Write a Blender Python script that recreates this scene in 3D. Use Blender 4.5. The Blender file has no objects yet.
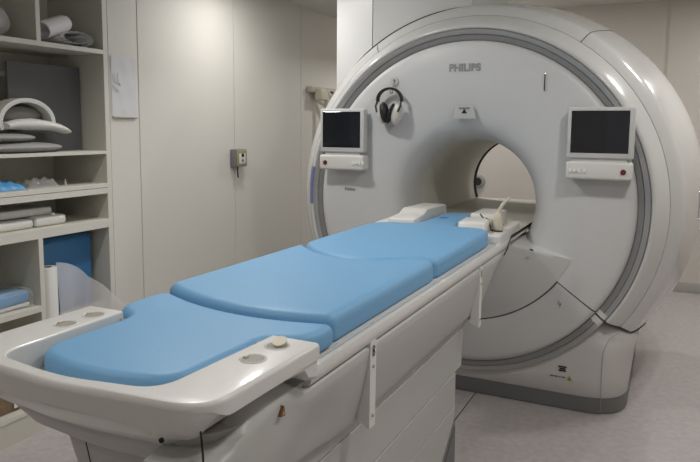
import bpy, bmesh, math, random
from mathutils import Vector, Matrix
from mathutils.geometry import tessellate_polygon
random.seed(7)
SC = bpy.context.scene
COL = SC.collection
PI = math.pi
R = math.radians

# ------------------------------------------------------------------ materials
def mat(name, col, rough=.5, metal=0., bump=0., bscale=200., var=0., vscale=3., coat=0., trans=0., alpha=1., spec=.5, sss=0., sheen=0., ior=1.45):
    m = bpy.data.materials.new(name); m.use_nodes = True
    nt = m.node_tree; b = nt.nodes['Principled BSDF']
    b.inputs['Base Color'].default_value = (*col, 1)
    b.inputs['Roughness'].default_value = rough
    b.inputs['Metallic'].default_value = metal
    b.inputs['Coat Weight'].default_value = coat
    b.inputs['Coat Roughness'].default_value = .08
    b.inputs['Transmission Weight'].default_value = trans
    b.inputs['Alpha'].default_value = alpha
    b.inputs['Specular IOR Level'].default_value = spec
    b.inputs['IOR'].default_value = ior
    b.inputs['Sheen Weight'].default_value = sheen
    tc = nt.nodes.new('ShaderNodeTexCoord')
    if var > 0:
        n = nt.nodes.new('ShaderNodeTexNoise'); n.inputs['Scale'].default_value = vscale; n.inputs['Detail'].default_value = 5
        nt.links.new(tc.outputs['Object'], n.inputs['Vector'])
        cr = nt.nodes.new('ShaderNodeMix'); cr.data_type = 'RGBA'
        cr.inputs[6].default_value = (*[c*(1-var) for c in col], 1)
        cr.inputs[7].default_value = (*[min(1, c*(1+var)) for c in col], 1)
        nt.links.new(n.outputs['Fac'], cr.inputs[0]); nt.links.new(cr.outputs[2], b.inputs['Base Color'])
    if bump > 0:
        n2 = nt.nodes.new('ShaderNodeTexNoise'); n2.inputs['Scale'].default_value = bscale; n2.inputs['Detail'].default_value = 3
        nt.links.new(tc.outputs['Object'], n2.inputs['Vector'])
        bp = nt.nodes.new('ShaderNodeBump'); bp.inputs['Strength'].default_value = bump; bp.inputs['Distance'].default_value = .002
        nt.links.new(n2.outputs['Fac'], bp.inputs['Height']); nt.links.new(bp.outputs['Normal'], b.inputs['Normal'])
    return m

M = {}
M['wall'] = mat('wall_paint', (.71, .69, .64), .62, var=.02, bump=.05, bscale=90)
M['wallback'] = mat('back_wall_paint', (.60, .565, .52), .5, var=.02)
M['ceil'] = mat('ceiling_paint', (.60, .59, .56), .8)
M['base'] = mat('baseboard_vinyl', (.40, .39, .37), .6)
M['shell'] = mat('gantry_plastic', (.60, .60, .59), .19, coat=.35)
M['disc'] = mat('front_cover_plastic', (.60, .603, .608), .42)
M['bore'] = mat('bore_liner', (.66, .645, .58), .5)
M['basecov'] = mat('base_cover_plastic', (.56, .545, .525), .42)
M['kick'] = mat('kick_strip_rubber', (.15, .15, .15), .5)
M['ringd'] = mat('dark_grey_and_ring_shade', (.27, .27, .27), .38, metal=.3)
M['ringl'] = mat('ring_silver', (.44, .445, .45), .3, metal=.55)
M['black'] = mat('black_gap', (.006, .006, .006), .7)
M['print'] = mat('printed_ink', (.10, .10, .11), .6)
M['logo'] = mat('logo_grey', (.30, .30, .31), .5)
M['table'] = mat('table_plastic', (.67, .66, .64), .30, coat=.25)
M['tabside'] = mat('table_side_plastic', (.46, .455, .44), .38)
M['rail'] = mat('rail_aluminium', (.62, .62, .62), .28, metal=.35)
M['blue'] = mat('blue_mattress_vinyl', (.165, .37, .60), .48, bump=.06, bscale=350, var=.02, vscale=8)
M['purple'] = mat('blue_violet_strip', (.17, .19, .38), .4)
M['screen'] = mat('screen_glass', (.008, .010, .016), .08, coat=.5)
M['screenb'] = mat('screen_painted_reflection', (.012, .014, .024), .10, coat=.5)
M['bezel'] = mat('monitor_bezel', (.58, .58, .57), .4)
M['panel'] = mat('control_panel_plastic', (.70, .69, .66), .35)
M['red'] = mat('red_button', (.30, .02, .015), .35)
M['hpb'] = mat('headphone_black', (.012, .012, .013), .45)
M['hpw'] = mat('headphone_cream', (.62, .60, .54), .35)
M['chrome'] = mat('chrome', (.8, .8, .8), .15, metal=1)
M['duct'] = mat('duct_cover_paint', (.62, .62, .615), .4)
M['shelf'] = mat('shelf_laminate', (.60, .585, .51), .5, var=.02)
M['shelfedge'] = mat('shelf_edge_laminate', (.70, .685, .63), .45)
M['paper'] = mat('white_paper', (.80, .79, .80), .7)
M['cloth'] = mat('sheet_white', (.92, .91, .90), .8)
M['board'] = mat('grey_board', (.12, .12, .125), .6, var=.08, vscale=6)
M['greyp'] = mat('grey_pad_vinyl', (.34, .34, .33), .5)
M['coil'] = mat('coil_plastic', (.74, .73, .70), .35)
M['coilg'] = mat('coil_inner_grey', (.22, .22, .20), .6)
M['mat'] = mat('blue_mat', (.05, .19, .40), .5)
M['bluep'] = mat('blue_packed_linen', (.09, .32, .62), .35, bump=.6, bscale=35)
M['film'] = mat('clear_film', (.85, .86, .86), .12, trans=.0, alpha=.22, coat=.8, bump=1., bscale=30)
M['film2'] = mat('frosted_film', (.90, .88, .88), .35, alpha=.50, bump=.4, bscale=18)
M['sheetpl'] = mat('document_sleeve', (.74, .74, .76), .22, alpha=.9, bump=.25, bscale=14)
M['swgrey'] = mat('switch_side_grey', (.19, .19, .20), .5)
M['swgold'] = mat('switch_face_olive', (.36, .35, .20), .4, metal=.3)
M['cream'] = mat('cream_rubber', (.62, .58, .47), .5)
M['brown'] = mat('brown_card', (.20, .14, .09), .8)
M['beige'] = mat('beige_metal', (.50, .47, .40), .5)
M['yellow'] = mat('yellow_label', (.45, .46, .10), .5)
M['rust'] = mat('rust_label', (.22, .10, .06), .5)
M['darkcup'] = mat('cup_recess', (.30, .28, .24), .5)
M['camdark'] = mat('camera_glass', (.03, .03, .03), .15)

def floor_mat():
    m = bpy.data.materials.new('vinyl_floor'); m.use_nodes = True
    nt = m.node_tree; b = nt.nodes['Principled BSDF']; tc = nt.nodes.new('ShaderNodeTexCoord')
    n = nt.nodes.new('ShaderNodeTexNoise'); n.inputs['Scale'].default_value = 160; n.inputs['Detail'].default_value = 6; n.inputs['Roughness'].default_value = .8
    n1 = nt.nodes.new('ShaderNodeTexNoise'); n1.inputs['Scale'].default_value = 28; n1.inputs['Detail'].default_value = 4
    nt.links.new(tc.outputs['Object'], n.inputs['Vector']); nt.links.new(tc.outputs['Object'], n1.inputs['Vector'])
    r = nt.nodes.new('ShaderNodeValToRGB'); e = r.color_ramp.elements
    e[0].position = .30; e[0].color = (.35, .32, .32, 1); e[1].position = .70; e[1].color = (.52, .48, .475, 1)
    mx = nt.nodes.new('ShaderNodeMath'); mx.operation = 'MULTIPLY_ADD'; mx.inputs[1].default_value = .45; 
    nt.links.new(n1.outputs['Fac'], mx.inputs[0])
    m2 = nt.nodes.new('ShaderNodeMath'); m2.operation = 'MULTIPLY'; m2.inputs[1].default_value = .55
    nt.links.new(n.outputs['Fac'], m2.inputs[0]); nt.links.new(m2.outputs[0], mx.inputs[2])
    nt.links.new(mx.outputs[0], r.inputs['Fac']); nt.links.new(r.outputs['Color'], b.inputs['Base Color'])
    b.inputs['Roughness'].default_value = .48
    return m
M['floor'] = floor_mat()

# ------------------------------------------------------------------ mesh helpers
def BM(): return bmesh.new()

def box(bm, x0, x1, y0, y1, z0, z1, bev=0., seg=3):
    v = [bm.verts.new((x, y, z)) for x in (x0, x1) for y in (y0, y1) for z in (z0, z1)]
    fs = [(0, 1, 3, 2), (4, 6, 7, 5), (0, 4, 5, 1), (2, 3, 7, 6), (0, 2, 6, 4), (1, 5, 7, 3)]
    F = [bm.faces.new([v[i] for i in f]) for f in fs]
    if bev > 0:
        ed = list({e for f in F for e in f.edges})
        bmesh.ops.bevel(bm, geom=ed, offset=bev, segments=seg, profile=.5, affect='EDGES')
    return v

def loft(bm, rings, closed=True, cap0=True, cap1=True):
    V = [[bm.verts.new(p) for p in r] for r in rings]
    n = len(V[0])
    for a, b in zip(V[:-1], V[1:]):
        for i in range(n if closed else n-1):
            j = (i+1) % n
            try: bm.faces.new((a[i], a[j], b[j], b[i]))
            except ValueError: pass
    for flag, ring in ((cap0, V[0][::-1]), (cap1, V[-1])):
        if not (flag and closed): continue
        if n <= 6: bm.faces.new(ring); continue
        for tri in tessellate_polygon([[v.co for v in ring]]):
            try: bm.faces.new([ring[i] for i in tri])
            except ValueError: pass
    return V

def tube(bm, path, rad, seg=10, cap=True):
    pts = [Vector(p) for p in path]; n = len(pts)
    rs = rad if isinstance(rad, (list, tuple)) else [rad]*n
    T = [(pts[min(i+1, n-1)]-pts[max(i-1, 0)]).normalized() for i in range(n)]
    up = Vector((0, 0, 1)) if abs(T[0].z) < .9 else Vector((1, 0, 0))
    N = (up - T[0]*up.dot(T[0])).normalized(); rings = []
    for i in range(n):
        N = (N - T[i]*N.dot(T[i])).normalized(); B = T[i].cross(N)
        rings.append([pts[i]+(N*math.cos(a)+B*math.sin(a))*rs[i] for a in [2*PI*k/seg for k in range(seg)]])
    loft(bm, rings, True, cap, cap)

def round_poly(pts, n=6):
    """pts: (x, y, r) -> list of 2-D points with rounded corners (ccw)"""
    out = []; m = len(pts)
    for i in range(m):
        p = Vector(pts[i][:2]); a = Vector(pts[i-1][:2]); b = Vector(pts[(i+1) % m][:2])
        r = pts[i][2] if len(pts[i]) > 2 else 0
        if r <= 0: out.append((p.x, p.y)); continue
        u = (a-p).normalized(); v = (b-p).normalized()
        ang = u.angle(v); t = r/math.tan(ang/2); t = min(t, (a-p).length*.49, (b-p).length*.49)
        s = p+u*t; e = p+v*t
        for k in range(n+1):
            f = k/n
            q = s*(1-f)**2 + p*2*f*(1-f) + e*f*f
            out.append((q.x, q.y))
    return out

def offset(poly, d):
    """inward offset by d of a ccw polygon"""
    n = len(poly); out = []
    for i in range(n):
        p = Vector(poly[i]); a = Vector(poly[i-1]); b = Vector(poly[(i+1) % n])
        e1 = (p-a); e2 = (b-p)
        if e1.length < 1e-7: e1 = e2
        if e2.length < 1e-7: e2 = e1
        n1 = Vector((-e1.y, e1.x)).normalized(); n2 = Vector((-e2.y, e2.x)).normalized()
        m = n1+n2
        if m.length < 1e-6: m = n1
        m.normalize(); k = max(.45, m.dot(n1))
        q = p+m*(d/k); out.append((q.x, q.y))
    return out

def slab(bm, poly, z0, z1, r=.01, rb=None, seg=5):
    """solid over outline, upper edge rounded by r, lower edge by rb"""
    rb = r if rb is None else rb
    rings = []
    for k in range(seg+1):
        a = PI/2*k/seg
        rings.append([(x, y, z0+rb*(1-math.sin(a))) for x, y in offset(poly, rb*(1-math.cos(a)))][:])
    rings = [[(x, y, z0+rb*(1-math.cos(PI/2*k/seg))) for x, y in offset(poly, rb*(1-math.sin(PI/2*k/seg)))] for k in range(seg+1)]
    rings += [[(x, y, z1-r*(1-math.sin(PI/2*k/seg))) for x, y in offset(poly, r*(1-math.cos(PI/2*k/seg)))] for k in range(seg+1)]
    loft(bm, rings)

def prism(bm, poly, fn0, fn1):
    loft(bm, [[fn0(*p) for p in poly], [fn1(*p) for p in poly]])

GC = 1.12           # height of the gantry's axis
def polar(bm, prof, a0, a1, n, skip=None, dis=None, close=False, cz=GC):
    """revolve profile [(r, Y)] about the Y axis through (0, cz), angles in degrees"""
    V = []
    m = n if close else n+1
    for i in range(m):
        a = R(a0+(a1-a0)*i/n); c, s = math.cos(a), math.sin(a)
        col = []
        for r, y in prof:
            x, z = r*c, cz+r*s
            if dis: y = y+dis(x, z, r)
            col.append(bm.verts.new((x, y, z)))
        V.append(col)
    for i in range(n):
        j = (i+1) % m
        am = a0+(a1-a0)*(i+.5)/n
        for k in range(len(prof)-1):
            if skip and skip((prof[k][0]+prof[k+1][0])/2, am): continue
            bm.faces.new((V[i][k], V[j][k], V[j][k+1], V[i][k+1]))
    loose = [v for v in bm.verts if not v.link_faces]
    bmesh.ops.delete(bm, geom=loose, context='VERTS')

def smooth_prof(pts, sub=4):
    out = []; n = len(pts)
    for i in range(n-1):
        p0 = Vector(pts[max(i-1, 0)]); p1 = Vector(pts[i]); p2 = Vector(pts[i+1]); p3 = Vector(pts[min(i+2, n-1)])
        for k in range(sub):
            t = k/sub
            q = .5*((2*p1)+(p2-p0)*t+(2*p0-5*p1+4*p2-p3)*t*t+(3*p1-p0-3*p2+p3)*t**3)
            out.append(tuple(q))
    out.append(tuple(pts[-1])); return out

def origin_of(o):
    return Vector(o.get('_org', (0, 0, 0))) if False else ORG.get(o.name, Vector((0, 0, 0)))
ORG = {}

def obj(name, bm, m, parent=None, ang=35, loc=None, smooth=True, recalc=True):
    """link ONE mesh object; geometry is given in world coordinates"""
    bmesh.ops.remove_doubles(bm, verts=bm.verts, dist=1e-5)
    if recalc: bmesh.ops.recalc_face_normals(bm, faces=bm.faces)
    if parent is None:
        if loc is None:
            xs = [v.co for v in bm.verts]
            loc = Vector(((min(v.x for v in xs)+max(v.x for v in xs))/2, (min(v.y for v in xs)+max(v.y for v in xs))/2, min(v.z for v in xs)))
        L = Vector(loc); W = L
    else:
        W = ORG[parent.name]; L = Vector((0, 0, 0))
    bmesh.ops.translate(bm, verts=bm.verts, vec=-W)
    if smooth:
        for f in bm.faces: f.smooth = True
        for e in bm.edges:
            if len(e.link_faces) == 2:
                try: e.smooth = e.calc_face_angle() < R(ang)
                except Exception: e.smooth = True
    me = bpy.data.meshes.new(name); bm.to_mesh(me); bm.free()
    for mm in (m if isinstance(m, (list, tuple)) else [m]): me.materials.append(mm)
    o = bpy.data.objects.new(name, me); COL.objects.link(o)
    o.location = L
    if parent is not None: o.parent = parent
    ORG[o.name] = W
    return o

def thing(name, label, cat, loc, group=None):
    o = bpy.data.objects.new(name, None); COL.objects.link(o); o.location = loc
    o.empty_display_size = .1
    ORG[o.name] = Vector(loc); return tag(o, label, cat, group)

def tag(o, label, cat, group=None):
    o['label'] = label; o['category'] = cat
    if group: o['group'] = group
    return o

def struct(name, bm, m, ang=35):
    o = obj(name, bm, m, None, ang); o['kind'] = 'structure'; return o

def text_bm(s, size, bold=.0, spacing=1.0):
    cu = bpy.data.curves.new('t', 'FONT'); cu.body = s; cu.size = size; cu.extrude = .0008; cu.offset = bold
    cu.align_x = 'CENTER'; cu.align_y = 'CENTER'; cu.space_character = spacing
    o = bpy.data.objects.new('t', cu); COL.objects.link(o)
    dg = bpy.context.evaluated_depsgraph_get(); dg.update()
    me = bpy.data.meshes.new_from_object(o.evaluated_get(dg))
    bm = BM(); bm.from_mesh(me)
    bpy.data.objects.remove(o); bpy.data.meshes.remove(me); bpy.data.curves.remove(cu)
    return bm

def text_front(name, s, size, x, y, z, m, parent, bold=0, spacing=1., sx=1.):
    """text on a plane facing -Y"""
    bm = text_bm(s, size, bold, spacing)
    for v in bm.verts: v.co = Vector((x+v.co.x*sx, y-v.co.z, z+v.co.y))
    return obj(name, bm, m, parent, smooth=False)

# ------------------------------------------------------------------ the room
XL, XR, YN, YB, ZC, ZS = -1.74, 3.1, -2.4, 7.0, 2.76, 2.53
b = BM(); box(b, XL-.6, XR+.1, YN-.1, YB+.1, -.1, 0); struct('floor', b, M['floor'])
b = BM(); box(b, XL-.6, XR+.1, YN-.1, YB+.1, ZC, ZC+.1); struct('ceiling', b, M['ceil'])
b = BM(); box(b, XL, -1.0, YN, YB, ZS, ZC); struct('trim_1', b, M['ceil'])        # lowered ceiling strip along the left wall
b = BM(); box(b, XL-.6, XR+.1, YB, YB+.1, 0, ZC); struct('wall_back', b, M['wallback'])
b = BM(); box(b, XL-.6, XR+.1, YN-.1, YN, 0, ZC); struct('wall_front', b, M['wall'])
b = BM(); box(b, XR, XR+.1, YN, YB, 0, ZC); struct('wall_right', b, M['wall'])
SY1 = 2.725   # far side of the built-in shelving
b = BM()
for y0, y1 in ((SY1, 2.945), (2.951, 3.877), (3.883, 4.81), (4.816, 5.74), (5.746, YB)):
    box(b, XL-.5, XL, y0, y1, 0, ZC, .0015, 1)
box(b, XL-.5, XL-.012, SY1, YB, 0, ZC)
struct('wall_left', b, M['wall'])
b = BM(); box(b, XL-.6, XL, YN, .78, 0, ZC); box(b, XL-.6, XL-.46, .78, SY1, 0, ZC); box(b, XL-.46, XL, .78, SY1, ZS-.0, ZC); struct('wall_left_near', b, M['wall'])
b = BM(); box(b, XL, XR, YB-.014, YB, 0, .10, .003, 2); struct('baseboard_back', b, M['base'])
b = BM(); box(b, XL, XL+.012, SY1+.01, YB-.014, 0, .10, .003, 2); struct('baseboard_left', b, M['base'])
# seam of the back wall panels and the floor weld
b = BM(); box(b, .953, .958, YB-.003, YB, .10, ZC); box(b, .97, .974, YB-.003, YB, .10, ZC); struct('trim_2', b, M['beige'])
b = BM(); box(b, .098, .102, 2.6, 3.72, 0, .0015); struct('trim_3', b, M['black'])

# ------------------------------------------------------------------ the scanner
G = thing('mri_scanner', 'large white ring-shaped MRI scanner with a round bore, PHILIPS on its front', 'medical scanner', (0, 4.4, 0))
# front cover: bore flare and face; the lower sector outside r=.668 is its own cover
def sstep(t): t = max(0., min(1., t)); return t*t*(3-2*t)
fp = smooth_prof([(.366, 3.99), (.368, 3.93), (.376, 3.86), (.395, 3.79), (.425, 3.735), (.47, 3.70), (.53, 3.68), (.60, 3.668)], 3) + \
     [(.64, 3.664), (.668, 3.662), (.674, 3.662), (.74, 3.660), (.82, 3.662), (.885, 3.666), (.905, 3.672), (.918, 3.684), (.922, 3.70)]
b = BM(); polar(b, fp, -144, 216, 240, skip=lambda r, a: r > .669 and a < -36, close=True); obj('front_cover', b, M['disc'], G, 40)
lp = [(.6735, 3.675), (.675, 3.664), (.68, 3.661), (.74, 3.659), (.82, 3.661), (.885, 3.665), (.905, 3.672), (.918, 3.684), (.922, 3.70)]
b = BM(); polar(b, lp, -143.6, -36.4, 100); obj('lower_front_cover', b, M['disc'], G, 40)
b = BM(); polar(b, [(.60, 3.69), (.94, 3.71)], -150, -30, 60); obj('cover_gap', b, M['black'], G)
# silver ring with its recess shadow painted as a dark band, broken by a light joint at the lower seams
for a0, a1, n in ((-34.6, 214.6, 200), (-141, -39, 90)):
    b = BM(); polar(b, [(.922, 3.70), (.925, 3.692), (.930, 3.690), (.953, 3.687), (.955, 3.692)], a0, a1, n); obj('ring_groove_shade', b, M['ringd'], G, 50)
    b = BM(); polar(b, [(.955, 3.692), (.957, 3.680), (.960, 3.678), (.980, 3.676), (.983, 3.679), (.985, 3.690)], a0, a1, n); obj('ring_trim', b, M['ringl'], G, 50)
for a0, a1 in ((-39, -34.6), (-145.4, -141)):
    am = (a0+a1)/2
    for q0, q1 in ((a0, am-.12), (am+.12, a1)):
        b = BM(); polar(b, [(.922, 3.70), (.926, 3.687), (.945, 3.683), (.955, 3.677), (.976, 3.675), (.984, 3.684)], q0, q1, 4); obj('ring_joint', b, M['basecov'], G, 50)
# rim and outer shell
rimp = smooth_prof([(.985, 3.700), (.987, 3.686), (.994, 3.679), (1.006, 3.683), (1.025, 3.706), (1.048, 3.744), (1.071, 3.786)], 3)
b = BM(); polar(b, rimp+[(1.062, 3.795)], -36.5, 216.5, 200); obj('rim_cover', b, M['shell'], G, 50)
shp = smooth_prof([(1.0745, 3.791), (1.108, 3.820), (1.138, 3.856), (1.157, 3.925), (1.180, 4.04), (1.215, 4.25), (1.247, 4.48), (1.259, 4.66), (1.25, 4.86), (1.21, 5.04), (1.12, 5.18), (.98, 5.26), (.80, 5.285), (.366, 5.285)], 3)
for a0, a1, n in ((-36.5, 56.4, 80), (56.65, 123.4, 64), (123.65, 216.5, 80)):
    b = BM(); polar(b, [(1.064, 3.800)]+shp, a0, a1, n); obj('outer_shell', b, M['shell'], G, 50)
b = BM(); polar(b, [(r-.02, y+.012) for r, y in [(1.05, 3.775)]+shp[:-6]], -38, 218, 120); obj('seam_backing', b, M['black'], G, 60)
b = BM(); polar(b, [(.366, 3.985), (.366, 5.26)], 0, 360, 96, close=True); obj('bore_tube', b, M['bore'], G)
b = BM(); polar(b, [(.3655, 5.22), (.359, 5.23), (.359, 5.275), (.375, 5.29)], 0, 360, 96, close=True); obj('bore_rear_seal', b, M['black'], G)
# radial end plates where the shell stops above the base
for a in (-36.5, 216.5):
    b = BM(); c, s = math.cos(R(a)), math.sin(R(a))
    pr_ = [(.93, 3.70)]+rimp+shp[:-1]+[(.40, 5.28), (.40, 3.9)]
    vv_ = [b.verts.new((r*c, y, GC+r*s)) for r, y in pr_]
    for tri in tessellate_polygon([[v.co for v in vv_]]): b.faces.new([vv_[i] for i in tri])
    obj('shell_end', b, M['basecov'], G)
    b = BM(); tube(b, [(r*c*1.002, y-.002, GC+r*s*1.002) for r, y in [(.925, 3.688), (.95, 3.682), (.975, 3.674)]+rimp[4:]+shp[:16]], .0028, 6); obj('cut_seam', b, M['black'], G)
# base: a rounded block with the dark kick strip
def foot(hw, y0, y1, z, r):
    p = round_poly([(-hw, y0, r), (hw, y0, r), (hw, y1, .15), (-hw, y1, .15)], 12)
    return [(x, y, z) for x, y in p]
b = BM(); rings = [foot(.908, 3.700, 4.95, .088, .24), foot(.911, 3.694, 4.96, .094, .24), foot(.920, 3.694, 4.97, .20, .24), foot(.932, 3.696, 4.98, .33, .25), foot(.952, 3.70, 4.98, .40, .26), foot(.925, 3.70, 4.98, .435, .26),
                   foot(.84, 3.705, 4.98, .50, .26), foot(.76, 3.71, 4.98, .56, .26), foot(.62, 3.73, 4.98, .66, .26)]
loft(b, rings); obj('base_cover', b, M['basecov'], G, 50)
b = BM(); loft(b, [foot(.912, 3.697, 4.95, .004, .24), foot(.912, 3.697, 4.95, .090, .24)]); obj('kick_strip', b, M['kick'], G)
b = BM(); loft(b, [foot(.905, 3.705, 4.94, 0, .24), foot(.905, 3.705, 4.94, .006, .24)]); obj('base_foot', b, M['black'], G)
for s in (-1, 1):
    b = BM(); tube(b, [(s*.79, 3.700, .004), (s*.79, 3.697, .10), (s*.787, 3.697, .25), (s*.79, 3.698, .36), (s*.815, 3.702, .43), (s*.865, 3.715, .475)], .0016, 6); obj('base_seam', b, M['logo'], G)
# bulged docking cover below the bore
b = BM(); NA, NR = 80, 30; V = []
TH0 = 13.5
for i in range(NA+1):
    th = R(-TH0-(180-2*TH0)*i/NA); zc_ = -.12; q_ = zc_*math.sin(th)
    Rm = -q_+math.sqrt(q_*q_-zc_*zc_+.6655**2)
    colv = []
    for k in range(NR+1):
        rho = Rm*k/NR; x = rho*math.cos(th); z = 1.0+rho*math.sin(th)
        l_ = max(0, (rho-.30)/(Rm-.30)); t = l_**.62*(1-.12*math.sin(PI*l_)**2)
        colv.append(b.verts.new((x, 3.52+.1395*t, z)))
    V.append(colv)
for i in range(NA):
    for k in range(NR):
        if k == 0: b.faces.new((V[i][0], V[i][1], V[i+1][1]))
        else: b.faces.new((V[i][k], V[i][k+1], V[i+1][k+1], V[i+1][k]))
for i in (0, NA):                                   # upper edges roll back towards the face
    top = [v.co.copy() for v in V[i]]
    bk = [Vector((c.x, 3.95, c.z)) for c in top]; sg = 1 if i == 0 else -1
    mid = [Vector((c.x*.985, c.y+.012, c.z+.012)) for c in top]
    vs = [[b.verts.new(c) for c in L] for L in (top, mid, [Vector((c.x*.985, 3.95, c.z+.014)) for c in top])]
    for L0, L1 in zip(vs[:-1], vs[1:]):
        for k in range(NR): b.faces.new((L0[k], L0[k+1], L1[k+1], L1[k]))
obj('docking_cover', b, M['disc'], G, 60)
b = BM(); tube(b, [(.412, 3.545, .912), (.428, 3.550, .906)], .004, 8); obj('cover_slot', b, M['black'], G)
# bridge inside the bore
b = BM(); box(b, -.338, .338, 3.42, 5.22, .965, 1.0, .006); obj('bore_bridge', b, M['bore'], G)
for s in (-1, 1):
    b = BM(); box(b, min(s*.338, s*.3405), max(s*.338, s*.3405), 3.42, 4.05, .985, 1.0005); obj('bridge_gap', b, M['black'], G)
# blue-violet strip on the left flank of the rim
b = BM(); polar(b, [(.989, 3.681), (.994, 3.677), (1.006, 3.681), (1.025, 3.703), (1.048, 3.741), (1.067, 3.776)], 169.5, 183.2, 18); obj('blue_strip', b, M['purple'], G, 60)
# PHILIPS and the model name
text_front('brand_lettering', 'PHILIPS', .056, -.006, 3.6585, 1.888, M['logo'], G, bold=.0026, spacing=1.04, sx=.98)
text_front('model_lettering', 'Elition', .027, -.716, 3.6595, 1.172, M['hpb'], G, spacing=1.02)
# laser window recess and slot
b = BM()
pz = [(-.050, 1.675), (.050, 1.675), (.068, 1.605), (-.068, 1.605)]
prism(b, pz, lambda x, z: (x, 3.66, z), lambda x, z: (x*.94, 3.650 if z > 1.65 else 3.6585, z-.003 if z > 1.65 else z+.004))
obj('laser_window', b, M['bezel'], G, 20)
b = BM(); prism(b, [(-.034, 1.669), (.034, 1.669), (.030, 1.658), (-.030, 1.658)], lambda x, z: (x, 3.66, z), lambda x, z: (x, 3.6485, z)); obj('laser_lens', b, M['ringd'], G, 20)
b = BM(); prism(b, [(-.016, 1.636), (.016, 1.636), (.004, 1.652), (.003, 1.664), (-.007, 1.664), (-.004, 1.652)], lambda x, z: (x, 3.66, z), lambda x, z: (x, 3.6505, z)); obj('laser_mark', b, M['black'], G, 20)
b = BM(); box(b, .430, .441, 3.650, 3.67, 1.748, 1.848, .004); obj('slot_frame', b, M['chrome'], G)
b = BM(); box(b, .432, .4385, 3.6485, 3.67, 1.752, 1.845, .003); obj('slot', b, M['hpb'], G)
# labels low on the base
b = BM(); yb = 3.692
for z, x0, x1 in ((.243, .562, .606), (.232, .570, .600), (.221, .565, .604)):
    box(b, x0, x1, yb-.001, yb+.006, z-.0035, z+.0035)
obj('rating_label', b, M['black'], G, smooth=False)
b = BM()
for x0, x1 in ((.520, .538), (.542, .562), (.568, .576), (.582, .600)): box(b, x0, x1, yb-.001, yb+.006, .181, .187)
obj('warning_text', b, M['print'], G, smooth=False)
b = BM(); prism(b, [(.606, .170), (.642, .170), (.624, .200)], lambda x, z: (x, yb+.006, z), lambda x, z: (x, yb-.0015, z)); w_ = obj('warning_triangle', b, M['yellow'], G, smooth=False)
b = BM(); prism(b, [(.617, .175), (.631, .175), (.624, .190)], lambda x, z: (x, yb, z), lambda x, z: (x, yb-.003, z)); obj('triangle_mark', b, M['print'], w_, smooth=False)
b = BM()
for s in (0, 1): box(b, .552+s*.008, .556+s*.008, 3.655, 3.665, .600+s*-.018, .622-s*.010)
obj('cover_mark', b, M['ringl'], G, smooth=False)
b = BM(); box(b, .560, .566, 3.6545, 3.664, .600, .606); obj('cover_screw', b, M['black'], G, smooth=False)
# latch on the right flank of the shell
def on_shell(r_ang, y):
    for (r0, y0), (r1, y1) in zip(shp[:-1], shp[1:]):
        if y0 <= y <= y1: rr = r0+(r1-r0)*(y-y0)/(y1-y0)
    return Vector((rr*math.cos(R(r_ang)), y, GC+rr*math.sin(R(r_ang))))
lt = [on_shell(a, 4.30) for a in (3.5, 0, -4)]
b = BM(); tube(b, [p+Vector((.002, 0, 0)) for p in lt], .0035, 8); la = obj('side_latch', b, M['ringl'], G)
for p in (lt[0], lt[-1]):
    b = BM(); bmesh.ops.create_uvsphere(b, u_segments=12, v_segments=8, radius=.011, matrix=Matrix.Translation(p)); obj('latch_screw', b, M['chrome'], la)
# touch screens with their control panels
def monitor(x0, x1, mirror):
    g = 1 if not mirror else -1
    b = BM(); z0, z1, y0, y1 = 1.402, 1.663, 3.572, 3.628
    box(b, x0, x1, y0, y1, z0, z1, .008, 3); mo = obj('touch_screen', b, M['bezel'], G)
    b = BM(); box(b, x0+.018, x1-.024, y0-.0015, y0+.01, z0+.028, z1-.018, .001, 1); dd = obj('display', b, M['screen'], mo)
    q = x0+.60*(x1-x0) if not mirror else x0+.68*(x1-x0)
    b = BM(); box(b, q, x1-.028, y0-.002, y0, z0+.030, z1-.020); obj('painted_reflection', b, M['screenb'], dd)  # reflection on the glass painted as a slightly lighter strip
    b = BM(); box(b, x0, x1, 3.560, 3.655, 1.295, 1.386, .014, 4); cp = obj('control_panel', b, M['panel'], G)
    b = BM(); box(b, x0+.03, x1-.03, 3.585, 3.66, 1.375, 1.415); obj('screen_hinge', b, M['bezel'], G)
    xb = x1-.042 if not mirror else x0+.042
    b = BM(); bmesh.ops.create_cone(b, cap_ends=True, segments=24, radius1=.014, radius2=.012, depth=.010, matrix=Matrix.Translation((xb, 3.557, 1.338)) @ Matrix.Rotation(PI/2, 4, 'X')); sr = obj('button_ring', b, M['hpb'], cp)
    b = BM(); bmesh.ops.create_cone(b, cap_ends=True, segments=20, radius1=.0085, radius2=.008, depth=.014, matrix=Matrix.Translation((xb, 3.554, 1.338)) @ Matrix.Rotation(PI/2, 4, 'X')); obj('stop_button', b, M['red'], cp)
    ks = (.016, .036, .060, .088) if not mirror else (.225, .245, .268, .29)
    for i, k in enumerate(ks):
        b = BM(); h = (.010, .007, .012, .009)[i]
        box(b, x0+k, x0+k+.013, 3.553, 3.565, 1.338-h, 1.338+h, .002, 2); obj('key', b, M['paper'], cp)
    b = BM(); box(b, x0+ks[1]-.002, x0+ks[2]+.004, 3.5585, 3.565, 1.330, 1.333); obj('key_line', b, M['logo'], cp)
monitor(.573, .893, False)
monitor(-.880, -.585, True)
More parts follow.
